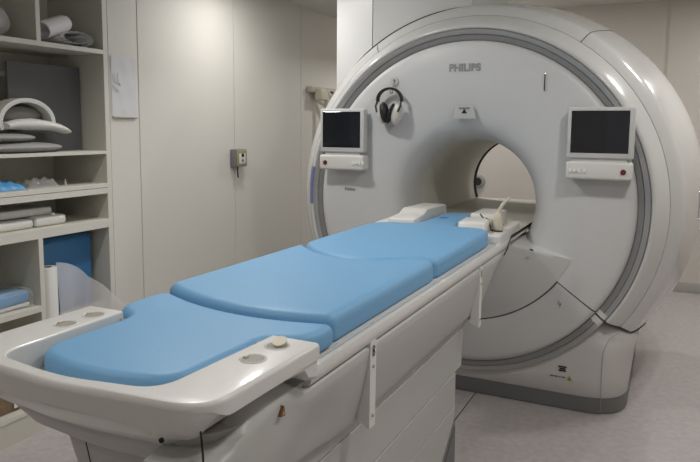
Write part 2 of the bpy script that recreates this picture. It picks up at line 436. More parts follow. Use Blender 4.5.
# hook for the headphones
b = BM(); bmesh.ops.create_cone(b, cap_ends=True, segments=28, radius1=.026, radius2=.024, depth=.008, matrix=Matrix.Translation((-.428, 3.654, 1.822)) @ Matrix.Rotation(PI/2, 4, 'X')); hk = obj('hook_disc', b, M['shell'], G)
b = BM(); tube(b, [(-.428, 3.655, 1.826), (-.428, 3.64, 1.823), (-.428, 3.632, 1.80), (-.428, 3.630, 1.768), (-.428, 3.62, 1.752), (-.428, 3.60, 1.750), (-.428, 3.588, 1.760), (-.428, 3.586, 1.772)], .0045, 8); obj('hook', b, M['beige'], hk)
b = BM(); bmesh.ops.create_uvsphere(b, u_segments=12, v_segments=8, radius=.008, matrix=Matrix.Translation((-.428, 3.647, 1.828))); obj('hook_screw', b, M['ringd'], hk)

# service tower behind the rim, up to the ceiling
b = BM(); prism(b, [(-.972, 3.97), (-.667, 3.86), (-.667, 4.9), (-.972, 4.9)], lambda x, y: (x, y, 1.5), lambda x, y: (x, y, ZC-.002)); obj('tower_panel', b, M['duct'], G, 20)
b = BM(); prism(b, [(-.662, 3.86), (-.05, 3.92), (-.05, 4.9), (-.662, 4.9)], lambda x, y: (x, y, 1.5), lambda x, y: (x, y, ZC-.002)); obj('tower_panel', b, M['duct'], G, 20)
b = BM(); box(b, -.669, -.660, 3.875, 4.88, 1.5, ZC-.002); obj('panel_gap', b, M['black'], G)

arcp = []
for k in range(25):
    x = -.972+(.972-.12)*k/24; y = 3.86+(x+.667)*.097 if x > -.667 else 3.86+(-.667-x)*.36
    for (r0, y0), (r1, y1) in zip(shp[:-1], shp[1:]):
        if y0 <= y <= y1: rr = r0+(r1-r0)*(y-y0)/(y1-y0)
    arcp.append((x, y-.002, GC+math.sqrt((rr+.002)**2-x*x)))
b = BM(); tube(b, arcp, [.004*min(1, .35+k/4)*min(1, (24-k)/6+.1) for k in range(25)], 6); obj('tower_seam', b, M['black'], G)

# ------------------------------------------------------------------ patient table
T = thing('patient_table', 'long white patient table with curved foot tray docked into the scanner bore', 'examination table', (0, 1.9, 0))
# pedestal with lower panels separated by dark seams
def ped(z, hw, y0, y1=2.75, r=.10):
    return [(x, y, z) for x, y in round_poly([(-hw, y0, r), (hw, y0, r), (hw, y1, .02), (-hw, y1, .02)], 10)]
lv = [(.0, .155), (.159, .325), (.329, .481), (.486, .663), (.668, .90)]
for i, (z0, z1) in enumerate(lv):
    b = BM(); y1 = 2.745 if i < 3 else 2.83
    def hwf(z): return .262 if z < .55 else .262+.03*sstep((z-.55)/.35)
    def yf(z): return 1.13-.05*sstep((z-.55)/.35)+.05*sstep((.55-z)/.5)
    zs = [z0+(z1-z0)*k/6 for k in range(7)]
    loft(b, [ped(z0, hwf(z0)-.003, yf(z0)+.003, y1-.003)]+[ped(z, hwf(z), yf(z), y1) for z in [z0+.002]+zs[1:-1]+[z1-.002]]+[ped(z1, hwf(z1)-.003, yf(z1)+.003, y1-.003)])
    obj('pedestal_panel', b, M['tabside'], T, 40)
b = BM(); loft(b, [ped(.002, .255, 1.19, 2.74), ped(.89, .255, 1.12, 2.74)]); obj('pedestal_core', b, M['black'], T)
b = BM(); prism(b, [(2.45, .012), (2.735, .012), (2.735, .235)], lambda y, z: (.2635, y, z), lambda y, z: (.2655, y, z)); gv = obj('vent_grille', b, M['kick'], T, smooth=False)
b = BM()
for i in range(30):
    for j in range(6):
        yy = 2.46+.27*i/30+(j%2)*.004; zz = .012+(yy-2.45)/.285*.223+.006+j*.008
        if yy < 2.73: box(b, .2632, .2646, yy, yy+.003, zz, zz+.003)
obj('vent_holes', b, M['black'], T, smooth=False)
# vertical seam on the front of the pedestal
b = BM(); tube(b, [(-.17, 1.13-.05*sstep((z-.55)/.35)+.05*sstep((.55-z)/.5), z) for z in [.40+.02*k for k in range(25)]], .0016, 6); obj('pedestal_seam', b, M['black'], T)
# side covers: profiles swept along the length, right side mirrored to the left
def side_ring(y, s):
    zt = .948
    if y < 1.30:
        t = sstep((y-.895)/.40); xo = .348-.010*t; zb = .73; xb = .315-.023*t
        zc = .968-.045*max(0, (1.22-y)/.32)**1.4-.020*sstep((y-1.22)/.08)
        up = sstep((y-.98)/.14)*(1-sstep((y-1.195)/.05)); zt = zc+(1.006-zc)*up
        ins = .045*up
    elif y < 2.9: xo = .338; zb = .73-.03*sstep((y-1.3)/.3); xb = .292; zc = .948; ins = 0
    else:
        t = (y-2.9)/.42; xo = .338-.002*t; zb = .70+.215*sstep(t); xb = .292+.03*t; zc = .948; ins = 0
    pts = [(.20, zt-.002), (xo-.022-ins, zt), (xo-.012-ins*.7, zt-.004-.004*(ins > 0)), (xo-.005, zc+.002 if ins else zt-.006), (xo, zc-.014), (xo-.003, zc-.04)]
    H = (zc-.04)-zb
    bul = .012*math.exp(-((y-1.12)/.16)**2)-.016*math.exp(-((y-1.36)/.10)**2)
    for k in range(1, 8):
        f = k/8; pts.append((xo-.003+(xb-xo+.003)*(f**1.3)+bul*math.sin(PI*f), zc-.04-H*f))
    pts += [(xb-.004, zb+.004), (xb-.014, zb), (.20, zb)]
    return [(s*x, y, z) for x, z in pts]
ys = [.897+.02*k for k in range(22)]+[1.4, 1.5, 1.6, 2.0, 2.5, 2.9]+[2.9+.035*k for k in range(1, 13)]
for s in (1, -1):
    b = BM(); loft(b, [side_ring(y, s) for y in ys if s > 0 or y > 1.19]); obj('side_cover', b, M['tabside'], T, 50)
    # rail: outer lip, two grooves and inner ledge
    prof = [(.285, .955), (.285, .9905), (.303, .9905), (.3045, .987), (.307, .987), (.3085, .9905), (.317, .9905), (.3185, .987), (.321, .987), (.3225, .992), (.331, .9945), (.340, .990), (.344, .978), (.343, .962), (.338, .952), (.325, .946)]
    b = BM(); loft(b, [[(s*x, y, z) for x, z in prof] for y in (1.29, 3.36)]); ra = obj('rail', b, M['table'], T, 25)
    for xa, xb_ in ((.3045, .307), (.3185, .321)):
        b = BM(); box(b, min(s*xa, s*xb_), max(s*xa, s*xb_), 1.30, 3.34, .984, .9874); obj('rail_groove', b, M['bezel'], ra)
    # hanging bracket fins
    for yy, zt, zb, mk in ((1.632, .955, .700, 1), (2.80, .945, .675, .7)):
        b = BM()
        P0 = [(.300, zb+.02), (.339, zb), (.341, zt), (.325, zt)]
        prism(b, [(s*x, z) for x, z in P0], lambda x, z: (x, yy, z), lambda x, z: (x, yy+.040, z)); fn = obj('bracket', b, M['panel'], T, 20)
        b = BM()
        for zc, rr in ((zt-.022, .0085), (zt-.037, .0085)):
            for k in range(20):
                a0, a1 = 2*PI*k/20, 2*PI*(k+1)/20
                q = [(rr*.5, a0), (rr, a0), (rr, a1), (rr*.5, a1)]
                for sgn in (1,):
                    vs = [b.verts.new((s*.3425, yy+.020+r_*math.cos(a), zc+r_*math.sin(a))) for r_, a in q]
                    b.faces.new(vs)
        obj('bracket_symbol', b, M['hpb'], fn, smooth=False)
        for zc in (zt-.075, zb+.035):
            b = BM(); bmesh.ops.create_cone(b, cap_ends=True, segments=14, radius1=.005, radius2=.0045, depth=.004, matrix=Matrix.Translation((s*.342, yy+.020, zc)) @ Matrix.Rotation(PI/2, 4, 'Y')); obj('screw', b, M['ringl'], fn)
# moving tabletop with the broadened head plate
tp = round_poly([(-.29, .93, .05), (.29, .93, .05), (.29, 1.28, 0), (.287, 1.30, 0), (.287, 2.98, .02), (.337, 3.10, .03), (.337, 3.45, .05), (.318, 3.74, .03), (-.318, 3.74, .03), (-.337, 3.45, .05), (-.337, 3.10, .03), (-.287, 2.98, .02), (-.287, 1.30, 0), (-.29, 1.28, 0)])
b = BM(); slab(b, tp, .968, .990, .004); obj('tabletop', b, M['table'], T, 50)
hp = round_poly([(-.335, 3.16, .01), (.335, 3.16, .01), (.337, 3.40, .05), (.320, 3.745, .035), (-.320, 3.745, .035), (-.337, 3.40, .05)])
b = BM(); slab(b, hp, .989, 1.032, .010, .002); obj('head_plate', b, M['table'], T, 50)
b = BM(); box(b, -.30, .30, 3.40, 3.74, .968, .988, .004); obj('tabletop_carriage', b, M['tabside'], T)
for s in (-1, 1):
    b = BM(); tube(b, [(s*.341, 3.25, .925), (s*.345, 3.29, .945), (s*.345, 3.33, .975), (s*.340, 3.43, .997)], .0028, 8); obj('docking_seal', b, M['black'], T)
# foot tray: U-shaped rim with rounded bowl beneath
OUT = [(-.348, 1.275, .012), (-.350, .88, .11), (0, .852, .6), (.365, .885, .085), (.368, 1.285, .012)]
INN = [(.238, 1.285, .01), (.222, .915, .075), (0, .880, .6), (-.212, .905, .06), (-.222, 1.275, .01)]
def resample(pts, n):
    L = [0]
    for p, q in zip(pts[:-1], pts[1:]): L.append(L[-1]+math.hypot(q[0]-p[0], q[1]-p[1]))
    out = []; k = 0
    for i in range(n+1):
        d = L[-1]*i/n
        while k < len(L)-2 and L[k+1] < d: k += 1
        f = (d-L[k])/max(1e-9, L[k+1]-L[k]); p, q = pts[k], pts[k+1]
        out.append((p[0]+(q[0]-p[0])*f, p[1]+(q[1]-p[1])*f))
    return out
def open_round(pts, n=10):
    full = round_poly([(pts[0][0], pts[0][1], 0)]+pts[1:-1]+[(pts[-1][0], pts[-1][1], 0)], n)
    return full
def part_paths(o_, i_, cnt=(18, 26, 18)):
    return None
po = open_round(OUT, 14); pi_ = open_round(INN[::-1], 14)
def match(path, nodes):
    return path
NS = 110
# stations: same parameter on both outlines, split at the two front corners
def split3(path, yc):
    a = [p for p in path if p[1] > yc and p[0] < 0]; c = [p for p in path if p[1] > yc and p[0] > 0]
    m_ = [p for p in path if p[1] <= yc]
    return resample(a+[m_[0]], 24)[:-1]+resample(m_, 50)+resample([m_[-1]]+c, 24)[1:]
so, si = split3(po, 1.0), split3(pi_, 1.0)
b = BM(); rings = []
for (xo, yo), (xi, yi) in zip(so, si):
    zb = 1.024 if (xo > .2 and yo > .955) else (1.043-.019*sstep((yo-.90)/.05) if xo > .3 else (1.043 if xo > 0 or yo < 1.1 else 1.043))
    d = Vector((xi-xo, yi-yo)); L_ = d.length; d.normalize(); r1 = min(.010, L_*.3); r2 = min(.006, L_*.2)
    ring = [(xo, yo, zb)]
    for k in range(6):
        a = PI/2*k/5; ring.append((xo+d.x*r1*(1-math.cos(a)), yo+d.y*r1*(1-math.cos(a)), 1.060-r1+r1*math.sin(a)))
    for k in range(5):
        a = PI/2*k/4; ring.append((xi-d.x*r2*(1-math.sin(a)), yi-d.y*r2*(1-math.sin(a)), 1.060-r2+r2*math.cos(a)))
    ring.append((xi, yi, .985)); rings.append(ring)
loft(b, rings); TR = obj('foot_tray', b, M['table'], T, 55)
# tray floor and inner wall
fl = round_poly([(-.235, .90, .06), (0, .870, .5), (.235, .90, .06), (.24, 1.27, .01), (-.235, 1.27, .01)], 8)
b = BM(); slab(b, fl, .970, .994, .002, .002, 2); obj('tray_floor', b, M['table'], TR, 50)
# outer skirt of the tray: rings following the rim, down and inward
b = BM()
base_o = so[1:-1]
lev = [(1.0445, .0002, 0), (1.03, .003, .002), (1.0, .010, .008), (.97, .020, .018), (.945, .032, .032), (.92, .050, .050), (.905, .070, .075), (.897, .10, .12)]
rings = []
for z, o_, fy in lev:
    ring = []
    for (x, y) in offset(base_o, o_):
        t = sstep((y-.890)/.045)*sstep((x-.20)/.12)
        ring.append((x, min(y+fy*max(0, 1-(y-.85)/.35), 1.27), z*(1-t)+max(z, 1.028+(z-1.0)*.02)*t))
    rings.append(ring)
loft(b, rings, True, False, True)
obj('tray_skirt', b, M['table'], TR, 60)
# undersides of the arms
for s, x0, x1, ye in ((1, .245, .364, 1.281), (-1, -.345, -.225, 1.271)):
    b = BM()
    pts = [(.96, 1.030, 1.020), (1.05, 1.030, 1.018), (1.16, 1.030, 1.014), (1.225, 1.03, 1.008), (1.242, 1.03, .985), (ye, 1.03, .975)]
    rings = []
    for y, zt, zb in pts:
        rings.append([(x0, y, zt), (x0, y, zb), (x1-.008, y, zb), (x1, y, zb+.008), (x1, y, zt)])
    loft(b, rings); obj('tray_arm', b, M['table'], TR, 40)
# nose under the tray
b = BM()
def nose(z, hw, y0, r): return [(x, y, z) for x, y in round_poly([(-hw, y0+.03, r), (0, y0, .4), (hw, y0+.03, r), (hw, 1.35, .02), (-hw, 1.35, .02)], 8)]
loft(b, [nose(.835, .255, 1.06, .12), nose(.85, .285, 1.00, .13), (nose(.875, .30, .965, .13)), nose(.92, .315, .935, .12), nose(.96, .325, .925, .12)])
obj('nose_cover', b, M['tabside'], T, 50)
b = BM(); tube(b, [(.334, .902, 1.005), (.335, .906, .96), (.332, .912, .90), (.31, .96, .84)], .002, 6); obj('nose_seam', b, M['black'], T)
b = BM(); bmesh.ops.create_cone(b, cap_ends=True, segments=14, radius1=.005, radius2=.005, depth=.004, matrix=Matrix.Translation((.262, .880, .982)) @ Matrix.Rotation(PI/2, 4, 'X')); obj('nose_plug', b, M['black'], T)
b = BM(); prism(b, [(1.150, .934), (1.168, .932), (1.163, .955)], lambda y, z: (.338, y, z), lambda y, z: (.3485, y, z)); wt = obj('warning_sticker', b, M['rust'], T, smooth=False)
b = BM(); prism(b, [(1.156, .937), (1.163, .937), (1.161, .945)], lambda y, z: (.3485, y, z), lambda y, z: (.3490, y, z)); obj('sticker_mark', b, M['yellow'], wt, smooth=False)
# recessed cups in the arms
def cup(x, y, plug):
    b = BM(); zc = 1.0605
    ro = .030
    for k in range(28):
        a0, a1 = 2*PI*k/28, 2*PI*(k+1)/28
        for (r0, z0), (r1, z1) in (((ro, 1.0605), (ro-.003, 1.0625)), ((ro-.003, 1.0625), (ro-.006, 1.0607)),):
            b.faces.new([b.verts.new((x+r_*math.cos(a), y+r_*math.sin(a), z_)) for r_, a, z_ in ((r0, a0, z0), (r1, a0, z1), (r1, a1, z1), (r0, a1, z0))])
    cu = obj('cup_ring', b, M['table'], TR)
    b = BM(); bmesh.ops.create_cone(b, cap_ends=True, segments=28, radius1=ro-.006, radius2=ro-.006, depth=.0012, matrix=Matrix.Translation((x, y, 1.0606))); obj('cup_recess', b, M['darkcup'], cu)
    if plug:
        b = BM(); bmesh.ops.create_cone(b, cap_ends=True, segments=24, radius1=.015, radius2=.017, depth=.008, matrix=Matrix.Translation((x+.004, y+.005, 1.068)) @ Matrix.Rotation(R(22), 4, 'X')); obj('cup_plug', b, M['cream'], cu)
    else:
        b = BM(); box(b, x-.022, x-.014, y-.008, y+.008, 1.060, 1.066, .003); obj('cup_tab', b, M['cream'], cu)
cup(-.262, 1.125, False); cup(-.262, 1.215, False); cup(.292, 1.130, False); cup(.292, 1.225, True)
# coil connectors at the head end
def block(name, prof, x0, x1, m, parent, bev=.008):
    b = BM(); vs = [b.verts.new((x0, y, z)) for y, z in prof]; f = b.faces.new(vs)
    r = bmesh.ops.extrude_face_region(b, geom=[f]); bmesh.ops.translate(b, verts=[v for v in r['geom'] if isinstance(v, bmesh.types.BMVert)], vec=(x1-x0, 0, 0))
    bmesh.ops.recalc_face_normals(b, faces=b.faces)
    bmesh.ops.bevel(b, geom=list(b.edges), offset=bev, segments=3, profile=.5, affect='EDGES')
    return obj(name, b, m, parent, 40)
block('coil_connector', [(3.175, 1.03), (3.185, 1.080), (3.34, 1.090), (3.40, 1.112), (3.73, 1.106), (3.74, 1.03)], -.262, -.115, M['panel'], T)
block('connector_wing', [(3.17, 1.03), (3.18, 1.055), (3.55, 1.060), (3.57, 1.03)], -.330, -.262, M['panel'], T, .005)
block('coil_connector', [(3.175, 1.03), (3.20, 1.084), (3.34, 1.092), (3.37, 1.075), (3.39, 1.03)], .115, .252, M['panel'], T)
block('coil_connector', [(3.44, 1.03), (3.46, 1.096), (3.71, 1.098), (3.73, 1.03)], .105, .245, M['panel'], T)
b = BM(); random.seed(3)
tube(b, [(.17, 3.42, 1.100), (.205, 3.37, 1.080), (.225, 3.33, 1.092), (.245, 3.31, 1.088), (.257, 3.29, 1.060), (.262, 3.28, 1.040), (.285, 3.29, 1.036), (.318, 3.30, 1.036)], .0035, 6); obj('cable_edge', b, M['black'], T)

# ------------------------------------------------------------------ mattress pads (on the table)
def seam1(x): return 1.443-.12*x+.76*x*x
def seam2(x): return 2.190+.016*x+2.1*x*x
def pad(name, label, pts, z0, z1, r):
    b = BM(); slab(b, pts, z0, z1, r, r*.4, 8)
    o = obj(name, b, M['blue'], None, 60); return tag(o, label, 'mattress')
N = 16
HW = .304; HL = .321
fl_r = [(.207, 1.235), (.209, 1.265), (.220, 1.292), (.245, 1.312), (.275, 1.326), (.298, 1.345), (.311, 1.375), (.314, 1.41)]
XS = [.26-.52*k/N for k in range(N+1)]
foot_out = round_poly([(-.205, 1.235, 0), (-.205, .985, .10), (0, .935, .7), (.205, .985, .10), (.205, 1.235, 0)]+[(x, y, 0) for x, y in fl_r]+
    [(.314, seam1(.300)-.001, .06)]+[(x, seam1(x)-.001, 0) for x in XS if abs(x) < .215]+[(-.314, seam1(-.300)-.001, .07)]+[(-x, y, 0) for x, y in fl_r[::-1]], 8)
pad('foot_mattress', 'blue mattress pad lying in the white foot tray, the narrow nearest one', foot_out, .9945, 1.050, .024)
B2 = [(.264+.040*math.cos(R(a)), 2.260+.040*math.sin(R(a))) for a in range(0, 84, 8)]+[(.235, 2.302)]+[(x, seam2(x)) for x in [.20-.40*k/13 for k in range(14)]]
mid_out = round_poly([(-HL, seam1(-HL), .05)]+[(x, seam1(x), 0) for x in XS[::-1]]+[(HW, seam1(HW), .05)]+[(x, y-.001, 0) for x, y in B2]+[(-HL+.004, seam2(-HL+.012)-.001, .075)], 8)
pad('body_mattress', 'large blue mattress pad in the middle of the patient table', mid_out, .991, 1.068, .030)
f = [(-HL, seam2(-HL)+.04), (-HL+.006, seam2(-HL)+.012), (-HL+.024, seam2(-HL+.024)+.002)]+[(x, y+.001) for x, y in B2[::-1] if x < .262]+[(.285, 2.307), (.297, 2.317), (.304, 2.335)]
head_out = f+[(.304, 2.9), (.303, 3.03), (.300, 3.08), (.290, 3.12), (.268, 3.145), (.23, 3.155), (.16, 3.158), (.125, 3.165), (.106, 3.19), (.100, 3.24), (.098, 3.40), (.098, 3.60), (.090, 3.65), (.068, 3.675),
              (-.068, 3.675), (-.090, 3.65), (-.098, 3.60), (-.098, 3.40), (-.100, 3.24), (-.106, 3.19), (-.125, 3.165), (-.16, 3.155), (-.22, 3.148), (-.275, 3.125), (-.307, 3.09), (-.319, 3.00), (-.321, 2.9)]
b = BM(); slab(b, head_out, 1.0335, 1.068, .030, .0005, 8)
hm = obj('head_mattress', b, M['blue'], None, 60); tag(hm, 'blue mattress pad with a narrow head end at the mouth of the scanner bore', 'mattress')
# filler below the head mattress so that it rests on the tabletop
b = BM(); slab(b, f+[(.304, 2.9), (.303, 3.03), (.300, 3.08), (.290, 3.12), (.268, 3.145), (.23, 3.150), (-.20, 3.147), (-.275, 3.125), (-.307, 3.09), (-.319, 3.00), (-.321, 2.9)], .991, 1.0345, .0003, .012, 4); obj('mattress_underside', b, M['blue'], hm, 60)
b = BM(); bmesh.ops.create_uvsphere(b, u_segments=20, v_segments=8, radius=1, matrix=Matrix.Translation((-.03, 3.42, 1.0655)) @ Matrix.Diagonal((.035, .05, .004, 1))); obj('mattress_dimple', b, M['mat'], hm)

# squeeze bulb standing on the head plate
SB = thing('squeeze_bulb', 'cream rubber squeeze bulb with its hose at the head end of the table', 'call bulb', (.283, 3.345, 1.032))
b = BM()
prof = [(0, .024), (.006, .027), (.03, .026), (.055, .024), (.075, .021), (.088, .014), (.094, .006)]
loft(b, [[(.283+r_*math.cos(2*PI*k/20), 3.345+r_*math.sin(2*PI*k/20), 1.032+h) for k in range(20)] for h, r_ in prof]); obj('bulb', b, M['cream'], SB, 50)
b = BM(); tube(b, [(.283, 3.345, 1.115), (.288, 3.35, 1.14), (.302, 3.355, 1.165), (.320, 3.36, 1.188), (.334, 3.365, 1.200)], [.011, .010, .009, .008, .007], 12); obj('bulb_neck', b, M['cream'], SB)
b = BM(); tube(b, [(.28, 3.36, 1.040), (.27, 3.39, 1.039), (.262, 3.41, 1.039), (.262, 3.50, 1.039), (.27, 3.60, 1.039)], .005, 8); obj('bulb_hose', b, M['cream'], SB)

# headphones hanging from the hook
H = thing('headphones', 'black and cream headphones hanging from a hook on the scanner front', 'headphones', (-.43, 3.60, 1.57))
hy = 3.600
arc = [(-.432+.075*math.cos(a), hy-.005, 1.712+.066*math.sin(a)) for a in [R(-8+196*k/26) for k in range(27)]]
b = BM(); rings = []
for i, p in enumerate(arc):
    a = R(-8+196*i/26); n_ = Vector((math.cos(a), 0, math.sin(a))); P_ = Vector(p)
    rings.append([P_+n_*.006+Vector((0, -.014, 0)), P_+n_*.008, P_+n_*.006+Vector((0, .014, 0)), P_-n_*.006+Vector((0, .014, 0)), P_-n_*.007, P_-n_*.006+Vector((0, -.014, 0))])
loft(b, rings); obj('headband', b, M['hpb'], H, 50)
def ellipsoid(c, rx, ry, rz, rot, seg=20):
    b = BM(); bmesh.ops.create_uvsphere(b, u_segments=seg, v_segments=12, radius=1, matrix=Matrix.Translation(c) @ rot @ Matrix.Diagonal((rx, ry, rz, 1))); return b
for s, c in ((-1, (-.490, hy, 1.636)), (1, (-.384, hy-.005, 1.630))):
    rot = Matrix.Rotation(R(14*s), 4, 'Y')
    b = ellipsoid(c, .020 if s < 0 else .034, .038, .064, rot); obj('ear_cup', b, M['hpw'], H, 60)
    cc = (c[0]-s*(.030 if s < 0 else .036), c[1]-.012, c[2]+.004)
    b = ellipsoid(cc, .028 if s < 0 else .014, .034, .062, Matrix.Rotation(R(14*s+4), 4, 'Y')); obj('ear_cushion', b, M['hpb'], H, 60)
    b = BM(); tube(b, [(-.432+s*.074, hy-.014, 1.706), (-.432+s*.078, hy-.030, 1.675), (-.432+s*.066, hy-.040, 1.642)], .006, 8); obj('yoke', b, M['hpb'], H)

# ------------------------------------------------------------------ shelving unit
SX = XL
S = thing('shelving_unit', 'tall cream built-in shelving unit with open compartments at the left wall', 'shelf', (SX-.2, 1.9, 0))
SB0, SB1, SYN = SX-.42, SX, .80
def board(name, y0, y1, z0, z1, x0=SB0, x1=SB1, m='shelf'):
    b = BM(); box(b, x0, x1-.0015, y0, y1, z0, z1); o = obj(name, b, M[m], S)
    b = BM(); box(b, x1-.0015, x1, y0, y1, z0, z1, .0006, 1); obj('edge_band', b, M['shelfedge'], o); return o
board('side_panel', 2.69, 2.722, 0, ZS-.004); board('side_panel', SYN, SYN+.03, 0, ZS-.004)
b = BM(); box(b, SB0-.015, SB0, SYN, 2.722, 0, ZS-.004); obj('back_panel', b, M['shelf'], S)
for z0, z1 in ((1.936, 1.960), (1.396, 1.414), (.988, 1.036)): board('shelf_board', SYN+.03, 2.69, z0, z1)
board('shelf_board', SYN+.03, 2.69, 1.212, 1.234); board('shelf_lip', SYN+.03, 2.69, 1.178, 1.209, SX-.10, SX+.004)
board('divider', 2.272, 2.296, 1.96, ZS-.004); board('divider', 2.232, 2.258, .142, .988)
board('shelf_board', SYN+.03, 2.232, .618, .648); board('shelf_board', SYN+.03, 2.69, .118, .142)
b = BM(); box(b, SX-.05, SX-.004, SYN+.03, 2.69, 0, .118); obj('kick_board', b, M['shelf'], S)
b = BM(); box(b, SX-.075, SX-.06, 2.40, 2.69, .30, .56); obj('divider_stop', b, M['shelf'], S)

# things on the shelves
b = BM()    # clear bag, top left
bmesh.ops.create_icosphere(b, subdivisions=4, radius=1, matrix=Matrix.Translation((-1.90, 2.10, 2.045)) @ Matrix.Diagonal((.10, .13, .085, 1)))
for v in b.verts: v.co += Vector((math.sin(v.co.y*60+v.co.z*40), math.cos(v.co.x*70), math.sin(v.co.y*50)))*.006; v.co.z = max(v.co.z, 1.961)
tag(obj('plastic_bag', b, M['film2'], None, 80), 'crumpled clear bag on the upper shelf, left of the rolled papers', 'bag')
def sheet_roll(path, y0, y1, th=.004):
    """path of (x, z), extruded along y"""
    pass
# rolled drawing leaning in the top compartment
RP = BM()
ax = Vector((-.03, .20, .075)).normalized(); c0 = Vector((-1.825, 2.362, 2.024))
n1 = ax.cross(Vector((0, 0, 1))).normalized(); n2 = n1.cross(ax)
rings = []
for k in range(25):
    a = 2*PI*k/24*1.15
    rings.append(a)
V0 = [c0+(n1*math.cos(a)+n2*math.sin(a)*.75)*(.056+.005*a/6) for a in rings]
loft(RP, [V0, [p+ax*.17 for p in V0]], closed=False)
bmesh.ops.solidify(RP, geom=list(RP.faces), thickness=.002)
tag(obj('rolled_paper', RP, M['paper'], None, 60), 'loosely rolled white paper leaning beside the upright divider', 'paper')
# folded bubble wrap
b = BM(); path = []
for k in range(60):
    t = k/59; a = t*2*PI*1.7
    rx = .115-.040*t; rz = .040-.024*t
    path.append((2.555+rx*math.cos(a+PI), 2.006+rz*1.15*math.sin(a+PI)))
ring = []
rings = [[(-1.775-.17*j/3, y+.004*math.sin(k*1.9+j), z+.003*math.sin(k*2.7+j*2)) for k, (y, z) in enumerate(path)] for j in range(4)]
loft(b, rings, closed=False); bmesh.ops.solidify(b, geom=list(b.faces), thickness=.007)
tag(obj('folded_wrap', b, M['cloth'], None, 70), 'folded white plastic wrap with dark inside on the upper shelf', 'packaging')
# grey board
b = BM(); box(b, -1.935, -1.915, 2.235, 2.682, 1.4145, 1.868, .003); tag(obj('grey_board', b, M['board'], None), 'dark grey flat board standing behind the coils in the shelf', 'board')
# coil pile
CO = thing('receiver_coil', 'white arched receiver coil with a long flat paddle lying in the shelf', 'medical coil', (-1.86, 2.3, 1.47))
b = BM(); ring = []
arc = []
for k in range(29):
    a = R(200-220*k/28); arc.append((2.265+.150*math.cos(a)+.0, 1.565+.108*math.sin(a)))
rings = []
for i, (y, z) in enumerate(arc):
    a = R(200-220*i/28); ny, nz = math.cos(a), math.sin(a)
    rings.append([(x_, y+ny*o_, z+nz*o_) for x_, o_ in ((-1.815, -.011), (-1.812, 0), (-1.815, .011), (-1.90, .011), (-1.905, 0), (-1.90, -.011))])
loft(b, rings); obj('coil_arch', b, M['coil'], CO, 60)
b = BM(); bmesh.ops.create_uvsphere(b, u_segments=24, v_segments=12, radius=1, matrix=Matrix.Translation((-1.885, 2.28, 1.60)) @ Matrix.Diagonal((.026, .12, .045, 1))); obj('coil_pad', b, M['coilg'], CO)
b = BM(); prof = []
cp = [(2.13, 1.545, .016), (2.20, 1.553, .026), (2.28, 1.555, .030), (2.34, 1.552, .027), (2.39, 1.547, .024), (2.44, 1.538, .022), (2.475, 1.526, .018), (2.49, 1.518, .012)]
rings = []
for y, z, h in cp:
    rings.append([(-1.80+.045*math.cos(2*PI*k/16)-.02, y, z+h*math.sin(2*PI*k/16)) for k in range(16)])
loft(b, rings); obj('coil_paddle', b, M['coil'], CO, 60)
b = BM(); box(b, -1.88, -1.83, 2.24, 2.42, 1.514, 1.540, .008); obj('coil_foot', b, M['coilg'], CO)
def cushion(name, label, c, rx, ry, rz, m, cat='pad', grp=None, zmin=None):
    b = BM(); bmesh.ops.create_uvsphere(b, u_segments=32, v_segments=16, radius=1)
    for v in b.verts:
        sx, sy, sz = v.co
        f = lambda t, p: math.copysign(abs(t)**p, t)
        v.co = Vector((c[0]+rx*f(sx, .6), c[1]+ry*f(sy, .6), c[2]+rz*f(sz, .8)))
        if zmin is not None: v.co.z = max(v.co.z, zmin)
    o = obj(name, b, m, None, 70); return tag(o, label, cat, grp)
def lens(name, label, c, rx, ry, rz, m, zmin):
    b = BM(); bmesh.ops.create_uvsphere(b, u_segments=32, v_segments=16, radius=1)
    for v in b.verts: v.co = Vector((c[0]+rx*v.co.x, c[1]+ry*v.co.y, max(zmin, c[2]+rz*v.co.z)))
    return tag(obj(name, b, m, None, 70), label, 'pad')
lens('grey_pad', 'grey oval pad lying on the shelf board under the white coil', (-1.825, 2.22, 1.440), .085, .24, .027, M['greyp'], 1.4145)
lens('grey_pad', 'small dark grey pad tucked between the oval pad and the coil', (-1.825, 2.15, 1.489), .070, .15, .021, M['greyp'], 1.4145)
# bags on the tray shelf
b = BM()
bmesh.ops.create_grid(b, x_segments=30, y_segments=30, size=1)
for v in b.verts:
    x, y = v.co.x, v.co.y; rr = max(abs(x), abs(y))
    v.co = Vector((-1.87+.08*x, 2.11+.11*y, 1.2355+.042*(1-rr**4)*(1+.18*math.sin(x*5+y*7)*math.cos(y*6))))
tag(obj('plastic_bag', b, M['bluep'], None, 80), 'blue item wrapped in clear plastic on the shallow tray shelf', 'bag')
b = BM(); bmesh.ops.create_grid(b, x_segments=30, y_segments=30, size=1)
for v in b.verts:
    x, y = v.co.x, v.co.y; rr = max(abs(x), abs(y))
    v.co = Vector((-1.86+.08*x, 2.315+.09*y, 1.2355+.040*(1-rr**6)*(1+.35*math.sin(x*6+y*5)*math.cos(y*5+x*3))))
tag(obj('plastic_bag', b, M['film'], None, 80), 'crumpled empty clear bag on the shallow tray shelf', 'bag')
b = BM(); bmesh.ops.create_cone(b, cap_ends=True, segments=12, radius1=.008, radius2=.003, depth=.03, matrix=Matrix.Translation((-1.86, 2.51, 1.249))); tag(obj('plastic_peg', b, M['paper'], None), 'tiny white plastic peg standing alone on the tray shelf', 'peg')
